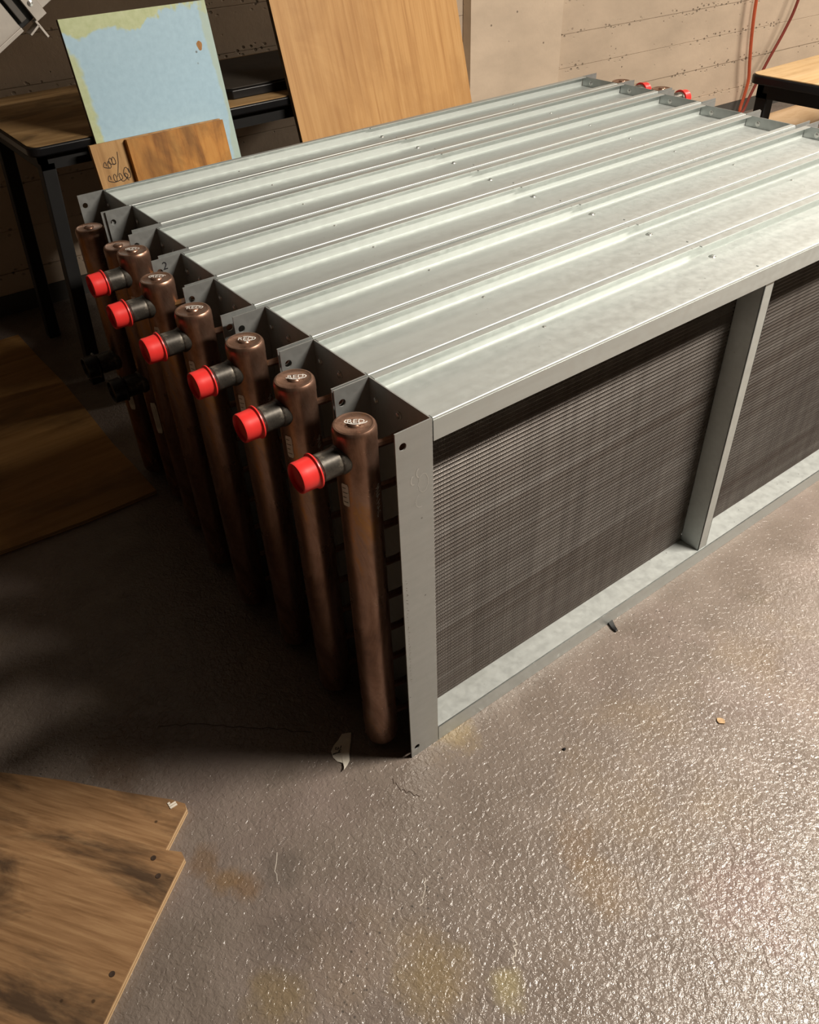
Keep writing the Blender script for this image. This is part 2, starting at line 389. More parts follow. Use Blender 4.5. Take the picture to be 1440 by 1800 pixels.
# board-marked courses of the cast wall, each a little prouder or deeper than its neighbour
random.seed(3)
for i in range(21):
    m = MB(); dz = random.uniform(-0.004, 0.006) if i > 0 else 0.004
    z0, z1 = 0.202*i + (0.1 if i == 0 else 0.0) + 0.0006, 0.202*(i+1)-0.0006
    if z0 > 4.2: break
    m.box(-7, 11.2, -0.004-dz, 0.016, z0, z1)
    c = m.build('cast_board_course', 'wall_concrete', wall_back, 0.002)
m = MB(); m.box(-7, 11.2, -0.012, 0.015, 0, 0.1); o = wall_local('baseboard_back', m, 'grey_band'); struct(o)
m = MB(); m.box(2.86, 3.60, -0.085, -0.012, 0.0, 4.2); struct(wall_local('wall_pier', m, 'pier_concrete'))
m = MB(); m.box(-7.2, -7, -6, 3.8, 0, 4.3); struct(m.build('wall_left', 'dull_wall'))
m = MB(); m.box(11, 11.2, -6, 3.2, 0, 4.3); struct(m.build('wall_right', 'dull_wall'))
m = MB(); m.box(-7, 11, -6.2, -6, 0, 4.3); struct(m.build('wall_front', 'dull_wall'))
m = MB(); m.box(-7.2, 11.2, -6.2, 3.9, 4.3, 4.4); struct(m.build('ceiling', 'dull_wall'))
# unseen duct above the coils, added to shade the wall behind the left table
m = MB(); m.box(-6.5, 2.3, 1.6, 2.4, 1.85, 2.6)
for x in (-5.2, -3.6, -2.0, -0.4, 1.2): m.box(x, x+0.05, 1.58, 2.42, 1.84, 2.62)
for x in (-5, -2, 1): m.box(x, x+0.02, 1.58, 1.60, 2.6, 4.3); m.box(x, x+0.02, 2.4, 2.42, 2.6, 4.3)
tag(m.build('added_shade_duct', 'shade_duct_metal'), 'unseen rectangular duct above the coils, added to shade the left wall', 'duct')

# ------------------------------------------------------------------ the coils
W, L, FL, T = 0.2035, 2.19, 0.084, 0.003
def mesh_end_plate():
    m = MB(); m.box(0, T, 0.001, W-0.001, 0, 1)
    for y in (0.0, W-T):
        vs, fs = holed([(-FL, 0), (T, 0), (T, 1), (-FL, 1)], [(-0.067, 0.966, 0.0085), (-0.066, 0.033, 0.0085)])
        m.add([(x, y+z*T, q) for x, q, z in vs], fs)
    return m
def fold(pts, rad, n=4):
    """polyline with rounded bends (2D)"""
    P = [Vector(p) for p in pts]; out = [P[0]]
    for i in range(1, len(P)-1):
        a, b, c = P[i-1], P[i], P[i+1]; r = min(rad, (a-b).length*0.45, (c-b).length*0.45)
        p, q = b+(a-b).normalized()*r, b+(c-b).normalized()*r
        for k in range(n+1):
            t = k/n; out.append(p*(1-t)**2+b*2*t*(1-t)+q*t*t)
    return out+[P[-1]]
def sheet_strip(m, pts, x0, x1, th):
    """fold pts (y, z) swept along x as a sheet of thickness th"""
    n = len(pts); lo = []
    for i, p in enumerate(pts):
        d = (pts[min(i+1, n-1)]-pts[max(i-1, 0)]).normalized(); lo.append(p+Vector((d.y, -d.x))*-th)
    ring = list(pts)+list(reversed(lo)); k = len(ring)
    vs = [(x0, p.x, p.y) for p in ring]+[(x1, p.x, p.y) for p in ring]
    b = len(m.v)
    m.add(vs, [(i, (i+1) % k, k+(i+1) % k, k+i) for i in range(k)], True)
    for e in (0, n-1): 
        pass
    fs = [(i, i+1, k-2-i, k-1-i) for i in range(n-1)]
    m.f += [tuple(b+q for q in reversed(f)) for f in fs]+[tuple(b+k+q for q in f) for f in fs]; m.sm += [False]*(2*len(fs))
def mesh_top_channel():
    m = MB(); x0, x1 = 0.005, L-0.005; xm = 1.03
    for xa, xb, lf, lb in ((x0, xm, 0.013, 0.017), (xm, x1, 0.021, 0.024)):
        pts = fold([(lf, 1.0), (0.0, 1.0), (0.0, 0.9605), (W, 0.9605), (W, 1.0), (W-lb, 1.0)], 0.0034)
        sheet_strip(m, pts, xa, xb, 0.0024)
    for y0, y1 in ((-0.0010, 0.0004), (W-0.0004, W+0.0010)): m.box(x0, x1, y0, y1, 0.948, 0.9945)
    return m
def mesh_bottom_channel():
    m = MB(); x0, x1 = 0.005, L-0.005
    for y0, y1 in ((0, T), (W-T, W)): m.box(x0, x1, y0, y1, 0.0, 0.0545)
    m.box(x0, x1, 0, W, 0.052, 0.0545)
    return m
def mesh_post():
    m = MB(); a, b = 1.066, 1.105
    m.box(a, b, 0.004, 0.007, 0.055, 0.960); m.box(a, a+T, 0.004, 0.072, 0.055, 0.960); m.box(b-T, b, 0.004, 0.072, 0.055, 0.960)
    m.box(a, b, W-0.007, W-0.004, 0.055, 0.960); m.box(a, a+T, W-0.072, W-0.004, 0.055, 0.960); m.box(b-T, b, W-0.072, W-0.004, 0.055, 0.960)
    return m
def mesh_fins():
    m = MB(); pitch = 0.0029; n = int((L-0.02)/pitch); z0, z1 = 0.055, 0.9595; per = 0.0113; ns = int((z1-z0)/per*4)
    zs = [z0+(z1-z0)*k/ns for k in range(ns+1)]
    of = [0.00055*math.sin(2*PI*z/per) for z in zs]; od = [0.0022*math.sin(2*PI*z/per+0.8) for z in zs]
    rnd = random.Random(5)
    for i in range(n):
        x = 0.010+i*pitch
        if 1.064 < x < 1.107: continue
        jit = rnd.uniform(-0.0002, 0.0002); b = len(m.v)
        for k, z in enumerate(zs):
            e = x+jit+of[k]
            m.v += [(e, W-0.0725, z), (e, 0.0725+od[k], z), (e+0.0016, 0.0725+od[k]+0.0002, z)]
        m.f += [(b+3*k+j, b+3*k+j+1, b+3*k+j+4, b+3*k+j+3) for k in range(ns) for j in (0, 1)]; m.sm += [True]*(2*ns)
    return m
def dome(m, p, axis, r, hgt=0.6):
    m.lathe([(r*1.5, 0), (r*1.5, r*0.25), (r, r*0.3), (r*0.95, r*hgt), (r*0.6, r*hgt*1.3), (0.0001, r*hgt*1.4)], p, axis, 10)
def mesh_bend(): # one hairpin return bend, standing out of the end plate
    m = MB(); m.tube([(0.0, 0, 0), (-0.016, 0, 0)]+[(-0.016-0.0165*math.sin(a), 0, 0.0165-0.0165*math.cos(a)) for a in [PI*k/8 for k in range(1, 8)]]+[(-0.016, 0, 0.033), (0, 0, 0.033)], 0.0088, 8)
    return m
HX, HY, HR = -0.105, 0.102, 0.0432
def header_mesh(ztop, zbot=0.016):
    return MB().lathe([(HR*0.55, zbot), (HR*0.92, zbot+0.006), (HR, zbot+0.02), (HR, ztop-0.03), (HR*1.015, ztop-0.028), (HR*1.015, ztop-0.010), (HR*0.985, ztop-0.004), (HR*0.93, ztop-0.0008), (HR*0.85, ztop),
                       (HR*0.75, ztop-0.0022), (HR*0.34, ztop-0.0015), (HR*0.30, ztop+0.0015), (HR*0.24, ztop+0.003), (0.0001, ztop+0.003)], (0, 0, 0), (0, 0, 1), 36)
def nipple_mesh(z, x_end, R=0.0285):
    p = [(R*1.09, 0.030), (R*1.08, 0.043), (R*1.05, 0.046), (R, 0.048)]
    e = -x_end
    for k in range(5): p += [(R, e-0.022+0.004*k), (R*0.95, e-0.020+0.004*k)]
    p += [(R*0.97, e)]
    return MB().lathe(p, (0, 0, z), (-1, 0, 0), 28)
def plug_mesh(z, x0, R=0.0315):
    p = [(R*0.95, 0), (R*1.13, 0.0), (R*1.14, 0.003), (R*1.02, 0.006), (R*0.99, 0.026), (R*1.0, 0.036), (R*0.97, 0.040), (R*0.90, 0.041), (R*0.88, 0.0395), (R*0.86, 0.034), (0.0001, 0.0335)]
    return MB().lathe(p, (0, 0, z), (x0, 0, 0) and (-1, 0, 0), 32).xf(Matrix.Translation((x0, 0, 0)))
def patch_mesh(angc, half, z0, z1, r, nb=8):
    m = MB(); vs = []
    corner = (z1-z0)*0.10
    for k in range(nb+1):
        a = angc+half*(2*k/nb-1); q = corner if k in (0, nb) else 0
        vs += [(r*math.cos(a), r*math.sin(a), z0+q), (r*math.cos(a), r*math.sin(a), z1-q)]
    return m.add(vs, [(2*k, 2*k+2, 2*k+3, 2*k+1) for k in range(nb)], True)
def text_on_cyl(body, angc, z, size, r, shear=0.0):
    """writing that runs down a pipe"""
    vs, fs = text_pts(body)
    return MB().add([(r*math.cos(angc+(y*size)/r), r*math.sin(angc+(y*size)/r), z-(x*size)+shear*y*size) for x, y in vs], fs)
def text_flat(body, cx, cy, z, size, bx, by, sx=1.0):
    vs, fs = text_pts(body)
    d = Vector((bx, by)).normalized(); p = Vector((-d.y, d.x))
    return MB().add([(cx+d.x*x*size*sx+p.x*y*size, cy+d.y*x*size*sx+p.y*y*size, z) for x, y in vs], fs)

# (x offset, y of front face, header y shift, label)
COILS = [
 (0.000, 0.0,    0.000, 'nearest galvanized coil, its tall finned face and vertical front flange towards the camera'),
 (0.000, 0.2085, 0.010, 'second galvanized coil counted back from the finned front face'),
 (0.002, 0.4225, 0.012, 'third galvanized coil counted back from the finned front face'),
 (-0.016, 0.6480, 0.010, 'fourth galvanized coil counted back from the finned front face'),
 (-0.006, 0.8590, 0.030, 'fifth galvanized coil from the finned front, second-farthest of those with red caps'),
 (0.022, 1.0795, 0.030, 'sixth galvanized coil from the finned front, farthest with a red cap at this end'),
 (0.044, 1.3090, -0.005, 'galvanized coil second from the back, with a low black capped nipple'),
 (0.033, 1.5160, -0.005, 'rearmost galvanized coil beside the leaning boards, with a low black capped nipple')]
GROUP = 'galvanized coils standing side by side'
proto = {}
def share(key, fn, name, mat, parent, loc=(0, 0, 0), bevel=0, rz=0):
    """first call builds the mesh object, later calls copy it (sharing mesh data)"""
    if key not in proto:
        o = fn().build(name, mat, parent, bevel); proto[key] = o
    else:
        o = proto[key].copy(); COL.objects.link(o); o.parent = parent
    o.location = Vector(loc)*S; o.rotation_euler = (0, 0, rz)
    return o
NB = 17
for ci, (dx, dy, hsh, lab) in enumerate(COILS):
    rev = ci >= 6
    root = empty('finned_coil', (dx, dy, 0), lab, 'coil', GROUP)
    share('ep', mesh_end_plate, 'end_plate', 'galvanized_plate', root)
    share('ep', mesh_end_plate, 'end_plate', 'galvanized_plate', root, (L, W, 0), 0, PI)
    share('tc', mesh_top_channel, 'top_channel', 'galvanized', root, (0, 0, 0), 0)
    share('bc', mesh_bottom_channel, 'bottom_channel', 'galvanized', root, (0, 0, 0), 0.0007)
    share('post', mesh_post, 'center_post', 'galvanized', root, (0, 0, 0), 0.0006)
    fp = share('fins', mesh_fins, 'fin_pack', 'fin_metal', root); fp['kind'] = 'stuff'
    # fasteners
    for (x, y, z, key, ax) in ((0, 0.180, 0.957, 'bx', (-1, 0, 0)), (0, 0.103, 0.957, 'bx', (-1, 0, 0)), (L, 0.180, 0.957, 'bX', (1, 0, 0)), (L-T, 0.150, 0.978, 'bx', 0),
                               (1.075, W-0.030, 0.9625, 'bz', (0, 0, 1)), (0.47, W-0.026, 0.9625, 'bs', (0, 0, 1)), (1.75, W-0.030, 0.9625, 'bs', (0, 0, 1))):
        def mk(ax=ax, r=0.0065 if key != 'bs' else 0.0035):
            q = MB(); dome(q, (0, 0, 0), ax or (-1, 0, 0), r); return q
        share(key, mk, 'bolt', 'zinc_bolt', root, (x, y, z))
    # return bends and feeder tubes at the header end
    for k in range(NB):
        zz = 0.055+k*0.0525
        share('bend', mesh_bend, 'return_bend', 'copper', root, (0.0, 0.060, zz))
        if k % 2 == 0:
            share('feed', lambda: MB().tube([(0.0, 0, 0), (-0.03, 0.0, -0.002), (-0.055, 0.006, -0.004), (-0.085, 0.010, -0.004)], 0.0085, 8), 'feeder_tube', 'copper', root, (0.0, 0.092, zz+0.026))
    # header
    hx = HX if not rev else -0.103
    ztop = 0.984 if not rev else 0.935
    hd = share('hd%d' % rev, lambda: header_mesh(ztop), 'header_pipe', 'copper', root, (hx, HY+hsh, 0))
    view = math.atan2(CAM.y-(dy+HY), CAM.x-(dx+hx))
    if not rev:
        nz = 0.918
        nip = share('nip', lambda: nipple_mesh(nz, -0.110), 'nipple', 'black_steel', root, (hx, HY+hsh, 0))
        pl_ = share('plug', lambda: plug_mesh(nz, 0), 'cap', 'red_plastic', nip, (-0.096, 0, 0)); pl_['label'] = 'red plastic cap'
        t = text_flat('RED', 0.004, -0.002, ztop+0.0036, 0.019, RV.x, RV.y+0.12*(ci % 2), 1.0).build('marker_lettering', 'white_paint', hd)
        mm = MB(); mm.ribbon([(0.004+0.0215*math.cos(a)*RV.x-0.010*math.sin(a)*RV.y+0.0006*math.sin(5*a), -0.002+0.0215*math.cos(a)*RV.y+0.010*math.sin(a)*RV.x) for a in [2.6+3.6*k/16+ci for k in range(17)]], 0.0022, lambda u, v: (u, v, ztop+0.0036)); mm.build('marker_ring', 'white_paint', hd)
        # sticker near the top of the pipe
        st = patch_mesh(view-0.72, 0.19, 0.812, 0.867, HR+0.0006).build('sticker', 'paper', hd); st['label'] = 'small white printed sticker'
        mm = MB()
        for q in range(4):
            z = 0.857-0.0115*q; a0 = view-0.72-0.14; a1 = view-0.72+(0.13 if q % 2 else 0.05); r = HR+0.0010
            vs = []
            for k in range(5):
                a = a0+(a1-a0)*k/4; vs += [(r*math.cos(a), r*math.sin(a), z-0.0007), (r*math.cos(a), r*math.sin(a), z+0.0007)]
            mm.add(vs, [(2*k, 2*k+2, 2*k+3, 2*k+1) for k in range(4)])
        mm.build('sticker_print', 'ink_brown', hd)
        if ci < 3:
            text_on_cyl('9NA HAC', view+0.93, 0.815, 0.018, HR+0.0008, 0.5).build('marker_lettering', 'white_paint', hd)
    else:
        nz = 0.49
        nip = share('nipb', lambda: nipple_mesh(nz, -0.115, 0.034), 'nipple', 'black_steel', root, (hx, HY+hsh, 0))
        pl_ = share('plugb', lambda: plug_mesh(nz, 0, 0.038), 'cap', 'black_plastic', nip, (-0.100, 0, 0)); pl_['label'] = 'black plastic cap'
        st = patch_mesh(view-0.55, 0.22, 0.30, 0.42, HR+0.0006).build('sticker', 'paper', hd); st['label'] = 'long white printed sticker'
        mm = MB()
        for q in range(5):
            a = view-0.55-0.14+0.07*q; r = HR+0.001
            mm.add([(r*math.cos(a), r*math.sin(a), 0.32), (r*math.cos(a+0.011), r*math.sin(a+0.011), 0.32), (r*math.cos(a+0.011), r*math.sin(a+0.011), 0.405-0.01*(q % 3)), (r*math.cos(a), r*math.sin(a), 0.405-0.01*(q % 3))], [(0, 1, 2, 3)])
        mm.build('sticker_print', 'ink_brown', hd)
        # the other header of the turned coils, at the far end
        h2 = share('hd0', lambda: header_mesh(0.982), 'header_pipe', 'copper', root, (L+0.088, 0.056, 0.004))
        n2 = share('nip', None, 'nipple', 'black_steel', root, (L+0.088+0.035, 0.056, 0.008), 0, PI)
        p2 = share('plug', None, 'cap', 'red_plastic', n2, (-0.096, 0, 0)); p2['label'] = 'red plastic cap'
    if ci == 0:
        # dried water marks on the front flange
        mm = MB(); fl = lambda u, v: (u, -0.0004, v)
        def ring(cx, cz, a, b, q0, q1, nseg=18): return [(cx+a*math.cos(q0+(q1-q0)*k/nseg)*(1+0.15*math.sin(3*k)), cz+b*math.sin(q0+(q1-q0)*k/nseg)) for k in range(nseg+1)]
        mm.ribbon(ring(-0.022, 0.862, 0.012, 0.022, 0, 2*PI), 0.0012, fl); mm.ribbon(ring(-0.046, 0.878, 0.006, 0.010, 1.5, 5), 0.0022, fl)
        mm.ribbon(ring(-0.032, 0.890, 0.006, 0.010, 1.5, 4.6), 0.0022, fl); mm.ribbon(ring(-0.030, 0.822, 0.012, 0.016, 1.9, 5), 0.0012, fl)
        mm.build('water_mark', 'water_mark', root)
        mm = MB(); rr = random.Random(8)
        for k in range(34):
            zz = 0.30+0.010*k+rr.uniform(-0.003, 0.003); u0 = -0.0775+rr.uniform(0, 0.003); mm.ribbon([(u0, zz), (u0+rr.uniform(0.001, 0.005), zz+rr.uniform(-0.004, 0.004))], 0.0010, fl)
        mm.build('worn_print', 'grey_edge', root)
    if ci == 4:
        vs, fs = text_pts('2')
        MB().add([(-0.050+x*0.030, W-T-0.0006, 0.980+y*0.030) for x, y in vs], fs).build('marker_lettering', 'ink', root)

# ------------------------------------------------------------------ left table behind the coils
def rrect(x0, x1, y0, y1, r, n=5):
    pts = []
    for cx, cy, a in ((x1-r, y1-r, 0), (x0+r, y1-r, PI/2), (x0+r, y0+r, PI), (x1-r, y0+r, 3*PI/2)):
        pts += [(cx+r*math.cos(a+PI/2*k/n), cy+r*math.sin(a+PI/2*k/n)) for k in range(n+1)]
    return pts
def table(label, x0, x1, y0, y1, top_mat, legs, foot_shift=(0, 0), rear_inset=0.0):
    root = empty('work_table', ((x0+x1)/2, (y0+y1)/2, 0), label, 'table')
    o0 = ((x0+x1)/2, (y0+y1)/2, 0)
    def part(mb, name, mat, bevel=0):
        mb.v = [(p[0]-o0[0], p[1]-o0[1], p[2]) for p in mb.v]; return mb.build(name, mat, root, bevel)
    part(MB().prism(rrect(x0+0.008, x1-0.008, y0+0.008, y1-0.008, 0.04), 0.97, 1.0), 'table_top', top_mat)
    part(MB().prism(rrect(x0, x1, y0, y1, 0.045), 0.962, 0.9965), 'edge_band', 'black_plastic', 0.006)
    a = 0.035
    for (u0, u1, v0, v1) in ((x0+a, x1-a, y0+a, y0+a+0.03), (x0+a, x1-a, y1-a-0.03-rear_inset, y1-a-rear_inset), (x0+a, x0+a+0.03, y0+a, y1-a), (x1-a-0.03, x1-a, y0+a, y1-a)):
        part(MB().box(u0, u1, v0, v1, 0.905, 0.962), 'apron', 'black_paint')
    for sx, sy in legs:
        lx = x0+a if sx < 0 else x1-a-0.055; ly = y0+a if sy < 0 else y1-a-0.055-rear_inset
        fx, fy = foot_shift[0]*sx, foot_shift[1]*sy
        m = MB(); b = 0.055
        m.add([(lx+fx, ly+fy, 0), (lx+b+fx, ly+fy, 0), (lx+b+fx, ly+b+fy, 0), (lx+fx, ly+b+fy, 0), (lx, ly, 0.93), (lx+b, ly, 0.93), (lx+b, ly+b, 0.93), (lx, ly+b, 0.93)],
              [(3,2,1,0),(4,5,6,7),(0,1,5,4),(1,2,6,5),(2,3,7,6),(3,0,4,7)])
        part(m, 'leg', 'black_paint', 0.004)
    return root
ALL4 = ((-1, -1), (1, -1), (-1, 1), (1, 1))
table('long black-framed table with a worn wooden top behind the coils, boards leaning on it', 0.0, 2.02, 2.366, 3.29, 'worn_table_wood', ALL4, (0.06, -0.0), 0.22)
table('black-framed table with a pale wooden top beyond the far end of the coils', 2.745, 4.9, 0.10, 1.245, 'table_wood', ALL4)
# black flat case lying on the left table
root = empty('flat_case', (1.2, 2.8, 1.0), 'flat black case with a brown lid lying on the left table', 'case')
def cut(x0, x1, y0, y1, q): return [(x0+q, y0), (x1-q, y0), (x1, y0+q), (x1, y1-q), (x1-q, y1), (x0+q, y1), (x0, y1-q), (x0, y0+q)]
MB().prism(cut(-0.40, 0.55, -0.33, 0.27, 0.10), 0.0005, 0.036).build('case_body', 'black_plastic', root, 0.004)
MB().prism(cut(-0.385, 0.535, -0.315, 0.255, 0.095), 0.036, 0.042).build('case_lid', 'dark_lid', root, 0.003)

# ------------------------------------------------------------------ boards leaning on the left table
def board(name, label, x0, width, height, thick, tilt, yedge, mat, edge, zedge=1.0):
    """a sheet standing on the floor, its back face touching the table edge (yedge, zedge)"""
    t = math.radians(tilt)
    root = empty(name, (x0, yedge-(zedge)*math.tan(t)-thick/math.cos(t)-0.002, 0), label, 'board')
    root.rotation_euler = (-t, 0, 0)
    root.location.z = thick*math.sin(t)*S*0 + 0.0008
    return root
bb = board('painted_board', 'light blue painted board with worn green edges leaning on the left table', 0.242, 0.573, 1.40, 0.022, 11, 2.366, 'blue_paint', 'grey_edge')
MB().box(0, 0.573, 0, 0.003, 0, 1.402).build('painted_face', 'blue_paint', bb)
MB().box(0, 0.573, 0.003, 0.022, 0, 1.402).build('board_core', 'grey_edge', bb)
MB().prism([(0.508+0.011*math.cos(a)*(1+0.2*math.sin(3*a)), 1.255+0.017*math.sin(a)) for a in [2*PI*k/12 for k in range(12)]], -0.0006, 0.0).xf(Matrix(((1,0,0,0),(0,0,1,0),(0,1,0,0),(0,0,0,1)))).build('paint_chip', 'orange_pine', bb)
pb = board('plywood_board', 'tall tan plywood panel leaning on the left table by the pier', 1.108, 0.967, 1.62, 0.024, 16, 2.366, 'tan_plywood', 'grey_edge')
MB().box(0, 0.967, 0, 0.004, 0, 1.62).build('face_veneer', 'tan_plywood', pb)
MB().box(0, 0.967, 0.004, 0.024, 0, 1.62).build('plywood_core', 'grey_edge', pb)
t = math.radians(11)
ob = empty('pine_board', (0.204, 2.366-math.tan(t)-0.022/math.cos(t)-0.052, 0), 'short orange-brown pine board pair with scribbles leaning on the blue board', 'board')
ob.rotation_euler = (-t, 0, 0); ob.location.z = 0.0008
MB().box(0, 0.542, 0.018, 0.042, 0, 1.004).build('back_board', 'pale_pine', ob)
MB().box(0.135, 0.542, -0.008, 0.0175, 0, 1.000).build('front_board', 'orange_pine', ob)
mm = MB(); fb = lambda u, v: (u, 0.0174, v)
rs = random.Random(4)
def loops(u, v, n, a, b, du): return [(u+du*k/12+a*math.cos(k*0.55), v+b*math.sin(k*0.55)+0.004*math.sin(k)) for k in range(int(n*12))]
mm.ribbon(loops(0.030, 0.925, 1.6, 0.010, 0.011, 0.018), 0.0028, fb); mm.ribbon(loops(0.055, 0.935, 1.8, 0.010, 0.012, 0.014), 0.0028, fb)
mm.ribbon(loops(0.030, 0.875, 3.6, 0.011, 0.013, 0.024), 0.0028, fb); mm.ribbon(loops(0.105, 0.885, 1.2, 0.012, 0.020, 0.004), 0.0028, fb)
mm.ribbon([(0.095, 0.965), (0.088, 0.93), (0.075, 0.895), (0.068, 0.880)], 0.0028, fb)
mm.build('pen_scribble', 'ink_brown', ob)

# ------------------------------------------------------------------ plywood sheets on the floor
def sheet(name, label, poly, th, mat, edge, rz=0.0):
    cx = sum(p[0] for p in poly)/len(poly); cy = sum(p[1] for p in poly)/len(poly)
    root = empty(name, (cx, cy, 0), label, 'plywood')
    root.rotation_euler = (0, 0, rz); cr, sr = math.cos(-rz), math.sin(-rz)
    q = [((x-cx)*cr-(y-cy)*sr, (x-cx)*sr+(y-cy)*cr) for x, y in poly]
    MB().prism(q, th*0.86, th).build('face_veneer', mat, root)
    for k in range(4):
        z0, z1 = th*0.86*k/4, th*0.86*(k+1)/4; ins = 0.0012 if k % 2 else 0.0
        MB().prism([(x*(1-ins), y*(1-ins)) for x, y in q], z0+(0.0003 if k == 0 else 0), z1).build('ply_layer', edge[k % 2], root)
    return root
M['ply_dark'] = plain('ply_dark', (0.36, 0.22, 0.11), 0.75, 0, 0.2, 60)
RZ1 = math.radians(-54)
p1 = [(-0.606, 0.232), (-0.629, 0.265), (-0.725, 0.372), (-0.821, 0.487), (-0.941, 0.612), (-1.75, 1.36), (-2.35, 0.62), (-1.30, -0.395), (-0.949, -0.113), (-0.822, -0.012), (-0.668, 0.107), (-0.667, 0.122), (-0.696, 0.152), (-0.609, 0.220)]
s1 = sheet('plywood_sheet', 'stained plywood sheet with a notched corner on the floor at lower left', p1, 0.024, 'floor_plywood', ('ply_edge', 'ply_dark'), RZ1)
c1 = (sum(p[0] for p in p1)/len(p1), sum(p[1] for p in p1)/len(p1))
for hx_, hy_ in ((-0.725, 0.149), (-0.734, 0.102), (-0.898, -0.035)):
    hl = Matrix.Rotation(-RZ1, 3, 'Z') @ Vector((hx_-c1[0], hy_-c1[1], 0))
    q = MB(); q.lathe([(0.0065, 0.0242), (0.0060, 0.0252), (0.003, 0.0250), (0.0001, 0.0246)], hl, (0, 0, 1), 12); q.build('screw_head', 'ink_brown', s1)
q = MB()
for k in range(7):
    a = rs.uniform(0, 6); q.box(-0.640+0.006*(k % 3)-c1[0], -0.634+0.006*(k % 3)-c1[0], 0.240+0.007*(k//3)-c1[1], 0.245+0.007*(k//3)-c1[1], 0.0235, 0.0262)
q.xf(Matrix.Rotation(-RZ1, 4, 'Z')); q.build('split_veneer', 'paper', s1)
p2 = [(-0.132, 1.475), (-0.134, 1.70), (-0.140, 1.872), (-0.131, 2.2), (-0.126, 2.5), (-0.136, 2.8), (-0.139, 3.10), (-1.9, 3.10), (-2.6, 1.56), (-0.688, 1.500), (-0.401, 1.476)]
sheet('plywood_sheet', 'brown plywood sheet on the shaded floor beside the rear coils', p2, 0.016, 'dark_plywood', ('ply_dark', 'ply_edge'))

# ------------------------------------------------------------------ sheet-metal panel, upper left corner
PY = 1.98                                     # hangs in an upright plane under the added shade duct
def on_plane_y(px, py, Y):
    d = _f*FPX + RV*(px-720) + UV*(900-py); return CAM + d*((Y-CAM.y)/d.y)
A0 = on_plane_y(0, 93, PY); A1 = on_plane_y(100, 0, PY)
e_u = Vector((A1.x-A0.x, 0, A1.z-A0.z)).normalized(); e_v = Vector((-e_u.z, 0, e_u.x))
def puv(px, py):
    d = on_plane_y(px, py, PY)-A0; return (d.dot(e_u), d.dot(e_v))
root = empty('metal_panel', (A0.x, PY, A0.z), 'ribbed sheet metal panel hanging tilted at the upper left corner of the view', 'metal panel')
def slab(poly, y0, y1, name, mat, bevel=0.0015):
    n = len(poly); vs = []
    for y in (y0, y1):
        for u, v in poly:
            p = e_u*u+e_v*v; vs.append((p.x, y, p.z))
    q = MB(); q.add(vs, [tuple(range(n)), tuple(reversed(range(n, 2*n)))]+[((i+1) % n, i, n+i, n+(i+1) % n) for i in range(n)])
    return q.build(name, mat, root, bevel)
VT = 0.36
ur = puv(42, 55)[0]; us = [puv(x, y)[0] for x, y in ((5, 0), (22, 0), (30, 0), (66, 36), (80, 20))]
slab([(-0.75, 0), (ur, 0), (ur, VT), (-0.75, VT)], 0.0, 0.006, 'panel_sheet', 'sheet_steel')
slab([(-0.75, 0.0), (ur, 0.0), (ur, 0.012), (-0.75, 0.012)], -0.006, 0.0, 'panel_rim', 'sheet_steel')
slab([(us[0]-0.002, 0.020), (us[1]-0.004, 0.020), (us[1]-0.004, VT), (us[0]-0.002, VT)], -0.012, 0.0, 'panel_rib', 'sheet_steel_dark')
slab([(ur, 0.004), (us[2]+0.012, 0.004), (us[2]+0.012, VT), (ur, VT)], 0.010, 0.016, 'panel_gap_shade', 'black_paint')  # black strip stands in for the shade in the gap between sheets
u2 = puv(66, 36); u3 = puv(80, 22)
slab([(u2[0]-0.004, u2[1]), (u3[0], u2[1]), (u3[0], VT), (u2[0]-0.004, VT)], -0.010, 0.006, 'panel_flange', 'sheet_steel')
slab([(u3[0]+0.001, u2[1]+0.014), (u3[0]+0.16, u2[1]+0.014), (u3[0]+0.16, VT), (u3[0]+0.001, VT)], 0.0, 0.006, 'panel_sheet', 'sheet_steel')
a, b, c_ = puv(52, 61), puv(66, 43), puv(83, 64)
def bar(p, q, wd, y0, y1, name):
    d = Vector((q[0]-p[0], q[1]-p[1])).normalized(); nn = Vector((-d.y, d.x))*wd/2
    slab([(p[0]+nn.x, p[1]+nn.y), (p[0]-nn.x, p[1]-nn.y), (q[0]-nn.x, q[1]-nn.y), (q[0]+nn.x, q[1]+nn.y)], y0, y1, name, 'sheet_steel', 0.001)
bar(a, b, 0.006, -0.016, 0.03, 'tee_bar_web'); bar(puv(60, 36), c_, 0.007, -0.016, 0.03, 'tee_bar_flange')
q = MB(); p = e_u*puv(51, 5)[0]+e_v*puv(51, 5)[1]; q.lathe([(0.008, 0.008), (0.008, 0.012), (0.005, 0.013), (0.004, 0.015), (0.0001, 0.016)], (p.x, 0, p.z), (0, -1, 0), 12); q.build('bolt', 'zinc_bolt', root)
for u in (-0.6, 0.1):
    p = e_u*u+e_v*(VT-0.03); q = MB(); q.box(p.x-0.012, p.x+0.012, 0.007, 0.012, p.z-0.02, 1.85-A0.z); q.build('hanger_strap', 'sheet_steel', root)

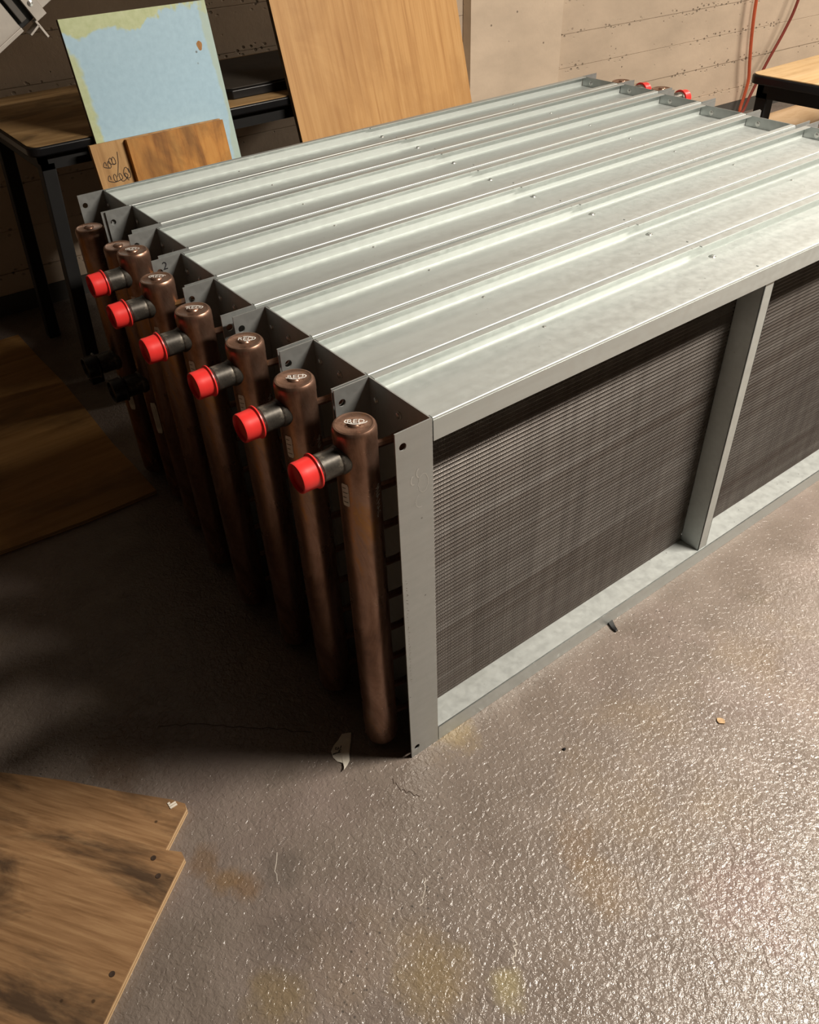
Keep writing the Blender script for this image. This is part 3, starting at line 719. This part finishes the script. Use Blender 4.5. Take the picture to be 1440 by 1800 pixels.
# ------------------------------------------------------------------ cord, tube and small things
def cordpt(x, z, off=0.06): return (x, wy(x)-off, z)
path1 = [cordpt(5.60, 1.75), cordpt(5.585, 1.2), cordpt(5.596, 0.812), cordpt(5.625, 0.585), cordpt(5.670, 0.384), cordpt(5.701, 0.259), cordpt(5.687, 0.137), cordpt(5.64, 0.04, 0.08), cordpt(5.50, 0.014, 0.22), cordpt(5.25, 0.014, 0.34), cordpt(5.0, 0.014, 0.30)]
path2 = [cordpt(6.22, 1.75), cordpt(6.20, 1.15), cordpt(6.08, 0.762, 0.09), cordpt(5.998, 0.579, 0.09), cordpt(5.833, 0.362, 0.10), cordpt(5.694, 0.157, 0.11), cordpt(5.60, 0.045, 0.13), cordpt(5.45, 0.016, 0.15), cordpt(5.2, 0.014, 0.18), cordpt(4.95, 0.014, 0.15)]
def catmull(P, n=6):
    P = [Vector(p) for p in P]; out = []
    for i in range(len(P)-1):
        a, b, c, d = P[max(i-1, 0)], P[i], P[i+1], P[min(i+2, len(P)-1)]
        for k in range(n):
            s = k/n; out.append(0.5*((2*b)+(c-a)*s+(2*a-5*b+4*c-d)*s*s+(3*b-a-3*c+d)*s**3))
    return out+[P[-1]]
root = empty('extension_cord', cordpt(5.6, 0.0), 'orange extension cord, one strand coloured darker for shade, hanging on the wall behind the pale table', 'cord')
o0 = Vector(cordpt(5.6, 0.0))
for pth, rad, mt in ((path1, 0.0125, 'cord_orange'), (path2, 0.0115, 'cord_shaded')):
    MB().tube([p-o0 for p in catmull(pth)], rad, 8).build('cord_strand', mt, root)
for x in (5.60, 6.22):
    q = MB(); q.tube([(x, wy(x)-0.01, 1.74), (x, wy(x)-0.05, 1.735), (x, wy(x)-0.075, 1.74), (x, wy(x)-0.078, 1.77)], 0.006, 8)
    tag(q.build('wall_hook', 'zinc_bolt'), 'small steel hook holding the %s strand of the cord on the wall' % ('orange' if x < 6 else 'shade-darkened'), 'hook', 'cord hooks')
m = MB(); m.lathe([(0.080, 0), (0.090, 0.0), (0.090, 4.0), (0.080, 4.0)], (5.0, 2.58, 0.0905), (1, 0, 0), 32)
tag(m.build('cardboard_tube', 'cardboard'), 'long tan tube lying on the floor behind the pale table', 'tube')
# torn paper tag
root = empty('paper_tag', (-0.214, 0.128, 0), 'torn paper tag with black handwriting on the floor by the nearest coil', 'paper')
def pt(px, py): # little local frame along the picture's right / up directions on the floor
    r2 = Vector((RV.x, RV.y)).normalized(); u2 = Vector((-r2.y, r2.x)); return r2*px+u2*py
outl = [(-0.004, 0.054), (0.017, 0.056), (0.018, 0.030), (0.0165, -0.010), (0.018, -0.030), (0.014, -0.046), (0.008, -0.062), (0.007, -0.050), (0.003, -0.036), (-0.010, -0.030), (-0.020, -0.018), (-0.026, 0.000), (-0.021, 0.018), (-0.012, 0.034)]
q = MB(); n = len(outl); vs = []
for z in (0.0008, 0.0020):
    for a, b in outl:
        p = pt(a*1.15, b); vs.append((p.x, p.y, z+0.010*max(0, -b-0.03)/0.03+0.003*max(0, a)/0.02))
q.add(vs, [tuple(reversed(range(n))), tuple(range(n, 2*n))]+[(i, (i+1) % n, n+(i+1) % n, n+i) for i in range(n)])
q.build('paper_sheet', 'paper', root)
mm = MB(); fp_ = lambda u, v: (pt(u, v).x, pt(u, v).y, 0.0042)
mm.ribbon([(-0.017, 0.012), (-0.018, 0.004), (-0.012, 0.005), (-0.011, 0.012), (-0.011, 0.006), (-0.005, 0.008), (-0.004, 0.016)], 0.0022, fp_)
mm.ribbon([(-0.024, -0.010), (-0.014, -0.006), (-0.003, -0.003)], 0.0026, fp_); mm.ribbon([(-0.009, -0.004), (-0.008, 0.002), (-0.003, 0.004)], 0.0022, fp_)
mm.build('handwriting', 'ink', root)
# black rubber tab poking out from under the nearest coil
q = MB(); pts = [(0.690, 0.05), (0.672, 0.000), (0.660, -0.022), (0.654, -0.037), (0.645, -0.037), (0.646, -0.020), (0.654, 0.004), (0.668, 0.05)]
q.prism([(x-0.66, y) for x, y in pts], 0.001, 0.007); o = q.build('rubber_strip', 'black_plastic', None, 0.001); o.location = Vector((0.66, 0, 0))*S
tag(o, 'small black strip poking out from under the nearest coil', 'strip')
def scrap(name, label, cat, x, y, r, mat, sq=1.0):
    n = 9; q = MB(); ro = [r*rs.uniform(0.6, 1.15) for k in range(n)]
    q.prism([(ro[k]*math.cos(2*PI*k/n), ro[k]*sq*math.sin(2*PI*k/n)) for k in range(n)], 0.0004, 0.0045); o = q.build(name, mat, None, 0.0008)
    o.location = Vector((x, y, 0))*S; o.rotation_euler = (0, 0, rs.uniform(0, 3)); tag(o, label, cat)
scrap('leaf_scrap', 'small tan scrap on the glossy floor right of the coils', 'scrap', 0.623, -0.423, 0.012, 'brown_leaf')
scrap('gravel_chip', 'tiny black chip on the floor in front of the nearest coil', 'chip', 0.238, -0.226, 0.0045, 'black_plastic')
